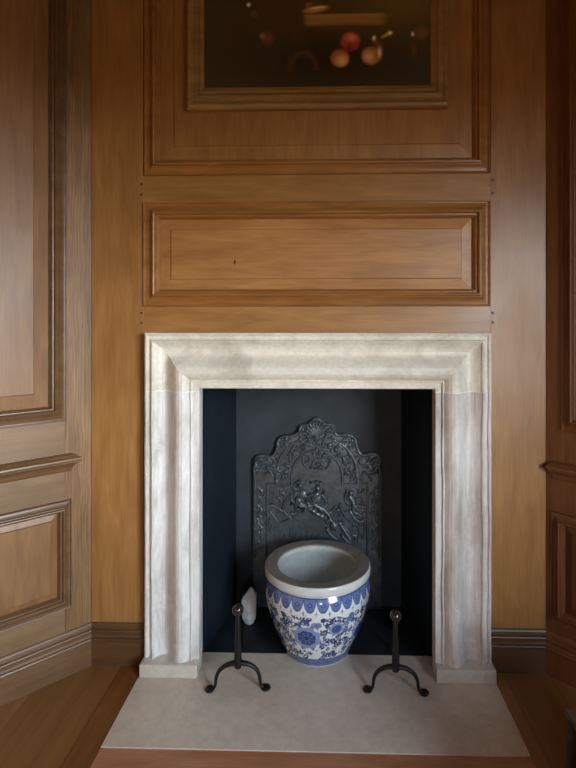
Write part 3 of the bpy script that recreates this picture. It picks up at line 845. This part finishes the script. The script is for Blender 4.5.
# picture units: pixels of the visible strip
QX = 327+XX*505/2.13; QY = 326-(ZG-1.45)*505/2.13
cc = np.ones(XX.shape+(3,))*np.array(lin((50, 42, 27)))
def pp(m, c, a=1.):
    m = np.clip(m, 0, 1)[..., None]*a; cc[:] = cc*(1-m)+np.array(lin(c))*m
def g(x, y, sx, sy, ang=0.):
    c, s = math.cos(ang), math.sin(ang); u = ((QX-x)*c+(QY-y)*s)/sx; w = (-(QX-x)*s+(QY-y)*c)/sy
    return np.exp(-(u*u+w*w))
def el(x, y, rx, ry, e=.22, ang=0.):
    c, s = math.cos(ang), math.sin(ang); u = ((QX-x)*c+(QY-y)*s)/rx; w = (-(QX-x)*s+(QY-y)*c)/ry
    return np.clip((1-np.hypot(u, w))/e, 0, 1)
pp(np.clip((250-QX)/60, 0, 1), (50, 50, 36), .8); pp(g(400, 0, 60, 30), (92, 72, 34), .9); pp(g(300, 5, 70, 26), (66, 46, 24), .7); pp(g(330, 60, 60, 26), (30, 20, 11), .9)
# stone ledge
led = (np.clip((QY-12.5)/1.5, 0, 1)*np.clip((26-QY)/3, 0, 1)*np.clip((QX-302)/6, 0, 1)*np.clip((388-QX)/8, 0, 1))
pp(led, (126, 96, 50), .85); pp(led*np.clip((18-QY)/3, 0, 1), (132, 100, 52), .7)
pp(el(347, 28, 42, 7, .7), (70, 50, 22), .6)
pp(el(316, 8, 16, 4.2, .5, -.15), (150, 112, 58)); pp(el(318, 6.5, 11, 1.6, .6, -.12), (196, 160, 100)); pp(el(309, 4, 5, 4, .6), (120, 80, 40), .8)
# fruit
def fruit(x, y, r, c1, c2, lx=-.2, ly=.4):
    pp(el(x, y, r, r*.96, .25), c1); pp(g(x+lx*r, y+ly*r, r*.6, r*.55)*el(x, y, r, r, .3), c2, .95)
fruit(350.5, 41, 11.2, (122, 46, 30), (166, 84, 60), 0, -.3); pp(g(349, 46, 3, 6), (80, 24, 18), .8); pp(g(352, 37, 5, 3), (206, 116, 84), .6)
fruit(340, 57.5, 10.6, (130, 62, 36), (184, 156, 102), .2, .25)
fruit(371, 55.5, 10.6, (128, 76, 44), (178, 146, 98), -.2, .1); pp(g(378, 50, 1.6, 7, .3), (60, 34, 18), .9); pp(g(379.5, 52, 2.2, 5), (214, 190, 140), .7)
pp(el(386, 35, 7.5, 2.2, .5, -.5), (150, 110, 52)); pp(g(390, 33, 2, 1.6), (236, 206, 140)); pp(g(374, 38, 1.4, 2), (250, 236, 200)); pp(g(376, 42, 2.4, 5), (110, 70, 40), .7)
pp(el(421, 33, 10, 9, .7), (104, 74, 46), .7); pp(g(412.5, 34.5, 1.3, 1.6), (246, 226, 190)); pp(el(414, 50, 4, 9, .7), (104, 50, 34), .6)
pp(el(267.5, 37, 9, 9, .8), (104, 54, 44), .8); pp(g(262, 34, 2.4, 2.4), (146, 100, 90), .7); pp(g(248, 2.5, 1.5, 1.5), (244, 234, 206)); pp(el(254, 12, 6, 5, .8), (92, 72, 56), .6)
ring = np.exp(-((np.hypot((QX-303), (QY-66)*.9)-13)/2.6)**2)*(QY < 70); pp(ring, (78, 54, 34), .55)
pp(el(298, 36, 11, 12, .9), (66, 38, 26), .5); pp(g(236, 35, 10, 22), (58, 36, 20), .5)
# upper part of the canvas, beyond the photograph
pp(np.clip((-6-QY)/30, 0, 1), (52, 42, 26), .9); pp(el(330, -40, 60, 30, .6), (70, 50, 26), .6)
cc = np.minimum(cc*2.0, .9)
verts = np.stack([XX.ravel(), np.full(XX.size, -.0085), ZG.ravel()], 1)
faces = [(j*nx+i, j*nx+i+1, (j+1)*nx+i+1, (j+1)*nx+i) for j in range(nz-1) for i in range(nx-1)]
me = mesh(verts.tolist(), faces)
ca = me.color_attributes.new('glaze', 'FLOAT_COLOR', 'POINT')
buf = np.ones((len(me.vertices), 4), dtype=np.float32); buf[:, :3] = cc.reshape(-1, 3)
ca.data.foreach_set('color', buf.ravel())
link('canvas', me, M['canvas'], pic)

# ------------------------------------------------------------------ dark furniture at lower right
ch = empty('wooden_chest', (.684, -.70, 0)); tag(ch, 'dark brown wooden furniture end at lower right corner of photo, beside hearth', 'chest')
def post(x, y):
    bm = bmesh.new()
    for z in (0,): pass
    pr = [(.034, 0), (.030, .05), (.024, .16), (.018, .28), (.016, .345)]
    v, f = [], []
    for (w, z) in pr:
        for k in range(16):
            a = 2*math.pi*k/16
            v.append((x+w*math.copysign(abs(math.cos(a))**.6, math.cos(a)), y+w*math.copysign(abs(math.sin(a))**.6, math.sin(a)), z))
    for i in range(len(pr)-1):
        for k in range(16): f.append((i*16+k, i*16+(k+1) % 16, (i+1)*16+(k+1) % 16, (i+1)*16+k))
    f.append(tuple(range(16))[::-1]); f.append(tuple(range(64, 80)))
    me = mesh(v, f); fix_normals(me); return me
for (x, y) in ((.012, -.012), (.012, -.45), (.42, -.012), (.42, -.45)): link('corner_post', post(x, y), M['chest_d'], ch, smooth=True)
link('body', boxes([(.012, .42, -.45, -.014, .05, .344)], .004), M['chest'], ch)
link('lid', boxes([(-.008, .44, -.475, .008, .345, .362)], .006, 3), M['chest'], ch)

# ------------------------------------------------------------------ light
w = bpy.data.worlds.new('sky'); SC.world = w; w.use_nodes = True
nt = w.node_tree; bg = nt.nodes['Background']
tc = nt.nodes.new('ShaderNodeTexCoord'); sp = nt.nodes.new('ShaderNodeSeparateXYZ'); nt.links.new(tc.outputs['Generated'], sp.inputs[0])
r = ramp(nt, [(.0, (.06, .05, .035)), (.46, (.11, .09, .06)), (.50, (.92, .98, 1.0)), (.60, (.86, .95, 1.0)), (.68, (.42, .50, .60)), (1., (.22, .32, .48))])
mr = N(nt, 'ShaderNodeMapRange'); mr.inputs['From Min'].default_value = -1; nt.links.new(sp.outputs['Z'], mr.inputs['Value'])
nt.links.new(mr.outputs[0], r.inputs[0]); nt.links.new(r.outputs[0], bg.inputs['Color'])
bg.inputs['Strength'].default_value = 9.0
def portal(loc, size_y, size_z, rot):
    l = bpy.data.lights.new('window_daylight', 'AREA'); l.shape = 'RECTANGLE'; l.size = size_y; l.size_y = size_z
    l.cycles.is_portal = True
    o = bpy.data.objects.new('window_daylight', l); C.objects.link(o); o.location = loc; o.rotation_euler = rot
    return o
portal((XWR+.24, wy, (W1[2]+W1[3])/2), W1[1]-W1[0], W1[3]-W1[2], (math.pi/2, 0, math.pi/2))

portal(((W2[0]+W2[1])/2, YB-.09, (W2[2]+W2[3])/2), W2[1]-W2[0], W2[3]-W2[2], (math.pi/2, 0, 0))  # daylight portal of the added fill window

# ------------------------------------------------------------------ camera
cam = bpy.data.cameras.new('camera'); co = bpy.data.objects.new('camera', cam); C.objects.link(co)
th_ = math.radians(1.5); F = 505.0
co.location = (0, -2.15, 1.45); co.rotation_euler = (math.pi/2, 0, th_)
cam.sensor_fit = 'HORIZONTAL'; cam.sensor_width = 36; cam.lens = 36*F/576
px = 327-F*math.tan(th_)
cam.shift_x = (288-px)/576; cam.shift_y = -(384-326)/576
cam.clip_start = .02
SC.camera = co
SC.view_settings.view_transform = 'Standard'; SC.view_settings.look = 'None'
SC.view_settings.gamma = 1; SC.view_settings.exposure = 1.98
SC.view_settings.use_curve_mapping = False
SC.cycles.use_denoising = True
SC.cycles.max_bounces = 10; SC.cycles.diffuse_bounces = 6
